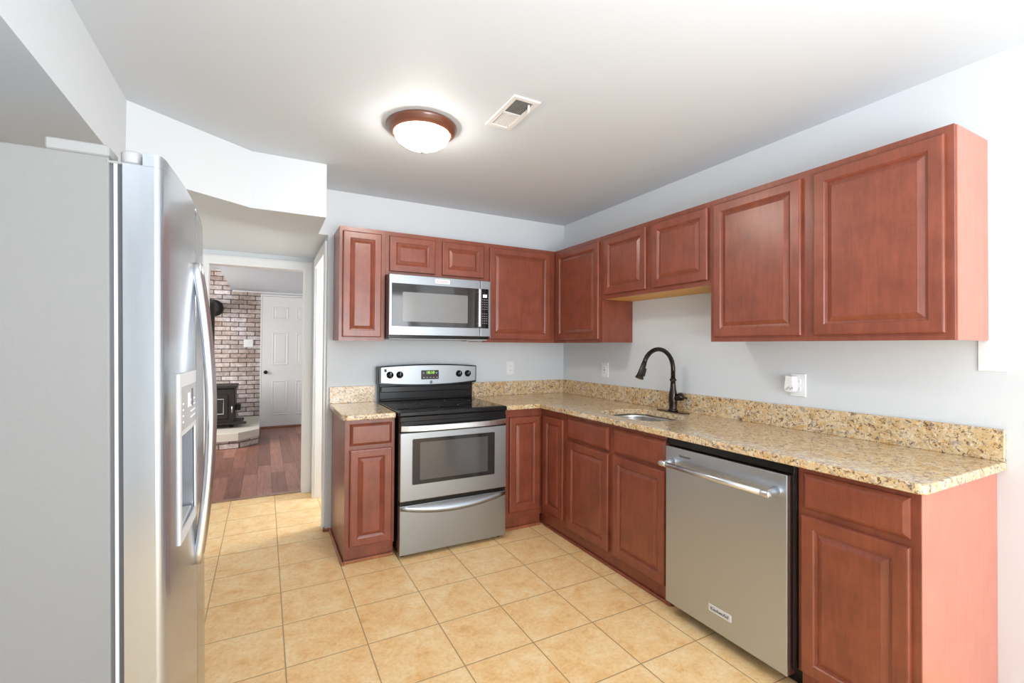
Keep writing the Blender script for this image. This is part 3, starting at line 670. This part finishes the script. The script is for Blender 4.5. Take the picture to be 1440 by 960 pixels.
# ------------------------------------------------------------------ refrigerator
FT = 1.725
t = thing('refrigerator', 'large stainless side-by-side refrigerator at left, grey side facing the camera', 'refrigerator', (-2.74, -1.86, FT))
FY0, FY1 = -2.318, -1.405
B().box(-3.385, -2.742, FY0, FY1, 0.03, FT, 0.004, 2).build('cabinet', FRSIDE, t)
B().box(-2.742, -2.722, FY0 + 0.006, FY1 - 0.006, 0.06, FT - 0.008).build('gasket', DGREY, t)
B().box(-2.735, -2.729, FY0 + 0.001, FY1 - 0.001, 0.06, FT - 0.008).build('gasket_lip', LGREY, t)
def fx(y):
    u = (y + 1.865) / 0.465
    return -2.6595 - 0.010 * u + 0.024 * (1 - u * u)
def door_plan(y0, y1, near):
    pts = [(-2.718, y0), ]
    n_ = 14; r = 0.016
    out = []
    # near edge rounded corner
    for k in range(7):
        a = k * PI / 2 / 6
        out.append((fx(y0) - r + r * math.sin(a), y0 + r - r * math.cos(a)) if near else (fx(y0) - 0.004 + 0.004 * math.sin(a), y0 + 0.004 - 0.004 * math.cos(a)))
    for k in range(1, n_):
        y = y0 + (y1 - y0) * k / n_
        out.append((fx(y), y))
    for k in range(7):
        a = k * PI / 2 / 6; rr = 0.004 if near else r
        out.append((fx(y1) - rr + rr * math.cos(a), y1 - rr + rr * math.sin(a)))
    return pts + out + [(-2.718, y1)]
def fdoor(name, y0, y1, near):
    b = B(); b.prism(door_plan(y0, y1, near), 0.075, FT - 0.013)
    pl_ = [(p[0], p[1]) for p in door_plan(y0, y1, near)[1:-1]]; n1 = len(pl_)
    b.prism(pl_ + [(-2.684, pl_[-1][1]), (-2.684, pl_[0][1])], FT - 0.0135, FT + 0.014)
    o = b.build(name, STEELV, t)
    for f in o.data.polygons: f.use_smooth = abs(f.normal.z) < 0.5
    return o
SEAM = -1.925
fz = fdoor('freezer_door', FY0 - 0.012, SEAM - 0.003, True)
fd = fdoor('fresh_food_door', SEAM + 0.003, FY1 + 0.012, False)
# dispenser recess
cb = B().box(-2.700, -2.60, -2.185, -1.985, 0.872, 1.105); 
for v in cb.bm.verts: v.co -= t.location
cb.keep = True
cut = cb.build('cut', STEELV); cut.location = t.location.copy()
boolean(fz, cut)
for f in fz.data.polygons: f.use_smooth = False
fz.data.set_sharp_from_angle(angle=math.radians(25))
for f in fz.data.polygons: f.use_smooth = True
dp = B(); pl = []
def curved_plate(b, y0, y1, z0, z1, off, th, n_=8):
    o_ = [(fx(y0 + (y1 - y0) * k / n_) + off, y0 + (y1 - y0) * k / n_) for k in range(n_ + 1)]
    i_ = [(x - th, y) for x, y in o_][::-1]
    b.prism(o_ + i_, z0, z1); return b
dsp = curved_plate(B(), -2.205, -1.965, 1.105, 1.258, 0.004, 0.006).build('dispenser_panel', LGREY, fz)
curved_plate(B(), -2.196, -1.974, 1.118, 1.225, 0.005, 0.002).build('control_face', GREYPL, fz)
kk = B()
for z in (1.138, 1.153, 1.168, 1.183):
    for y in (-2.175, -2.07, -2.05, -2.03, -2.01):
        curved_plate(B(), y - 0.004, y + 0.004, z - 0.002, z + 0.002, 0.006, 0.001, 1).build('touch_key', PLATE, fz)
curved_plate(B(), -2.115, -2.085, 1.168, 1.205, 0.0062, 0.001, 2).build('display_light', PLATE, fz)
curved_plate(B(), -2.06, -2.04, 1.165, 1.212, 0.0062, 0.001, 2).build('display_dark', DGREY, fz)
b = B(); curved_plate(b, -2.205, -2.185, 0.872, 1.105, 0.004, 0.006, 2); curved_plate(b, -1.985, -1.965, 0.872, 1.105, 0.004, 0.006, 2); curved_plate(b, -2.205, -1.965, 0.845, 0.872, 0.004, 0.006)
b.build('dispenser_frame', LGREY, fz)
B().box(-2.699, -2.697, -2.185, -1.985, 0.872, 1.105).build('recess_back', LGREY, fz)
B().box(-2.699, -2.640, -2.175, -1.995, 0.872, 0.880, 0.002).build('drip_tray', GREYPL, fz)
B().tube([(-2.68, -2.10, 1.105), (-2.67, -2.10, 1.07)], 0.014).build('spout', GREYPL, fz)
# handles, bowed
def fhandle(y, par, lab):
    pts = []; z0, z1 = 0.700, 1.565; n_ = 28
    for k in range(n_ + 1):
        u = k / n_; z = z0 + (z1 - z0) * u; s_ = 1 - abs(2 * u - 1) ** 1.9
        pts.append((fx(y) + 0.003 + 0.034 * s_, y, z))
    b = B().tube(pts, 0.0125, 16, 1.0, (0, 1, 0)); o = b.build('handle', HANDLE, par)
    return o
fhandle(SEAM - 0.032, fz, ''); fhandle(SEAM + 0.032, fd, '')
# hinge covers on top
for y, s_ in ((FY0, 1), (FY1, -1)):
    h = B().box(-2.842, -2.742, min(y, y + s_ * 0.07), max(y, y + s_ * 0.07), FT, FT + 0.024, 0.003).box(-2.748, -2.672, min(y, y + s_ * 0.05), max(y, y + s_ * 0.05), FT - 0.0125, FT - 0.007, 0.001).build('hinge_cover', HINGEG, t)
    B().lathe([(0.019, 0), (0.021, 0.005), (0.021, 0.024), (0.018, 0.027), (0, 0.027)], (-2.706, y + s_ * 0.022, FT - 0.007), (0, 0, 1), 24).build('hinge_cap', GREYPL, h)
B().box(-3.385, -2.72, FY0 + 0.01, FY1 - 0.01, 0.02, 0.075).build('base_grille', DGREY, t)
for x in (-3.33, -2.78):
    for y in (FY0 + 0.06, FY1 - 0.06): B().lathe([(0.022, 0), (0.022, 0.03)], (x, y, -0.004), (0, 0, 1), 16).build('foot', BLACK, t)
t.rotation_euler = (0, math.radians(-0.9), 0)

# ------------------------------------------------------------------ ceiling lamp and vent
LX, LY = -1.748, -1.262
t = thing('ceiling_light', 'round flush-mount ceiling lamp with brown ring and lit frosted bowl', 'ceiling light', (LX, LY, H))
B().lathe([(0.150, 0.0), (0.172, 0.0), (0.178, -0.006), (0.178, -0.012), (0.172, -0.018), (0.168, -0.030), (0.160, -0.036), (0.150, -0.044), (0.142, -0.046), (0.138, -0.04)], (LX, LY, H), (0, 0, 1), 64, False).build('ring', BROWNMET, t)
bp_ = []
for k in range(13): a = k / 12 * PI / 2; bp_.append((0.139 * math.cos(a), -0.040 - 0.075 * math.sin(a)))
B().lathe(bp_, (LX, LY, H), (0, 0, 1), 64, False).build('glass_bowl', GLASSL, t)
B().lathe([(0.011, 0.0), (0.011, -0.006), (0.006, -0.010), (0.008, -0.016), (0.005, -0.024), (0, -0.026)], (LX, LY, H - 0.115), (0, 0, 1), 20).build('finial', NICKEL, t)

t = thing('ceiling_vent', 'white rectangular ceiling air register with dark louvred opening', 'vent', (-1.405, -1.60, H))
VX0, VX1, VY0, VY1 = -1.478, -1.338, -1.757, -1.447
b = B(); t2 = bmesh.new(); R_ = []
for ins, zz in ((0, -0.0005), (0, -0.004), (0.003, -0.007), (0.024, -0.007), (0.026, -0.0005)):
    R_.append([t2.verts.new((x, y, H + zz)) for x, y in ((VX0 + ins, VY0 + ins), (VX1 - ins, VY0 + ins), (VX1 - ins, VY1 - ins), (VX0 + ins, VY1 - ins))])
for p_, q_ in zip(R_, R_[1:]):
    for k in range(4): t2.faces.new((p_[k], p_[(k + 1) % 4], q_[(k + 1) % 4], q_[k]))
bmesh.ops.recalc_face_normals(t2, faces=t2.faces); b._merge(t2)
b.box(VX0 + 0.0255, VX1 - 0.0255, -1.609, -1.597, H - 0.0065, H - 0.0008).build('frame', VENTW, t)
B().box(VX0 + 0.02, VX1 - 0.02, VY0 + 0.02, VY1 - 0.02, H - 0.0015, H - 0.0005).build('duct_opening', VENTIN, t)
for i in range(10):
    x = VX0 + 0.031 + i * 0.0087
    B().prism([(x, H - 0.001), (x + 0.0012, H - 0.001), (x + 0.005, H - 0.005), (x + 0.0038, H - 0.005)], -1.598, VY1 - 0.025, 'y').build('louvre', VENTW, t)
for i in range(10):
    x = VX0 + 0.031 + i * 0.0087
    B().prism([(x, H - 0.005), (x + 0.0012, H - 0.005), (x + 0.003, H - 0.001), (x + 0.0018, H - 0.001)], VY0 + 0.025, -1.608, 'y').build('louvre', GREYPL, t)
B().tube([(-1.378, -1.715, H - 0.004), (-1.374, -1.708, H - 0.018), (-1.368, -1.690, H - 0.030)], [0.005, 0.006, 0.007], 10).build('lever', VENTW, t)

# ------------------------------------------------------------------ outlets and plates
def outlet(label, O, U, N, w_=0.072, h=0.117, kind='duplex'):
    O, U, N = Vector(O), Vector(U), Vector(N); V = Vector((0, 0, 1))
    t = thing('wall_outlet' if kind != 'blank' else 'wall_plate', label, 'outlet' if kind != 'blank' else 'wall plate', O)
    B().rings(O - U * w_ / 2 - V * h / 2, U, V, N, w_, h, [(0, 0.0005), (0, 0.003), (0.003, 0.006)]).build('plate', PLATE, t)
    if kind == 'duplex':
        for s_ in (-1, 1):
            r = B().rings(O + V * (s_ * 0.0195 - 0.014) - U * 0.0165, U, V, N, 0.033, 0.028, [(0, 0.0055), (0.002, 0.0075)]).build('receptacle', PLATE, t)
            q = B()
            for du in (-0.0065, 0.0065): q.rings(O + V * (s_ * 0.0195 - 0.003) + U * (du - 0.0012), U, V, N, 0.0024, 0.008, [(0, 0.0074), (0, 0.0078)])
            q.build('slots', SLOT, r)
    if kind == 'gfci':
        r = B().rings(O - V * 0.033 - U * 0.0165, U, V, N, 0.033, 0.066, [(0, 0.0055), (0.002, 0.0080)]).build('receptacle', PLATE, t)
        q = B()
        for s_ in (-1, 1):
            for du in (-0.0065, 0.0065): q.rings(O + V * (s_ * 0.020 - 0.003) + U * (du - 0.0012), U, V, N, 0.0024, 0.008, [(0, 0.0079), (0, 0.0083)])
        q.rings(O - V * 0.006 - U * 0.007, U, V, N, 0.014, 0.005, [(0, 0.0079), (0, 0.009)]).rings(O + V * 0.001 - U * 0.007, U, V, N, 0.014, 0.005, [(0, 0.0079), (0, 0.009)])
        q.build('buttons', SLOT, r)
    return t
outlet('white duplex outlet on the back wall right of the stove', (-0.560, 0, 1.146), (1, 0, 0), (0, -1, 0))
outlet('white rocker-style outlet on the right wall near the corner, left of faucet', (0, -0.600, 1.148), (0, -1, 0), (-1, 0, 0), kind='gfci', w_=0.085, h=0.12)
outlet('white outlet on the right wall holding the plug-in air freshener', (0, -2.148, 1.142), (0, -1, 0), (-1, 0, 0), kind='duplex', w_=0.08, h=0.12)
outlet('blank white wall plate below the right end of the large wall cabinet', (0, -2.876, 1.310), (0, -1, 0), (-1, 0, 0), kind='blank', w_=0.082, h=0.122)
t = thing('air_freshener', 'white plug-in air freshener hanging from the outlet below wall cabinets', 'air freshener', (-0.008, -2.125, 1.10))
B().prism([(-2.148, 1.190), (-2.106, 1.192), (-2.102, 1.15), (-2.098, 1.122), (-2.106, 1.108), (-2.125, 1.104), (-2.146, 1.108), (-2.154, 1.122), (-2.151, 1.15)], -0.050, -0.0085, 'x', 0.006, 2).build('housing', PLATE, t)
kk = B()
for i in range(4): kk.tube([(-0.052, -2.118 - i * 0.009, 1.118 + (i % 2) * 0.006), (-0.048, -2.118 - i * 0.009, 1.128 + (i % 2) * 0.006)], 0.0028, 8)
kk.build('vents', GREYPL, t)
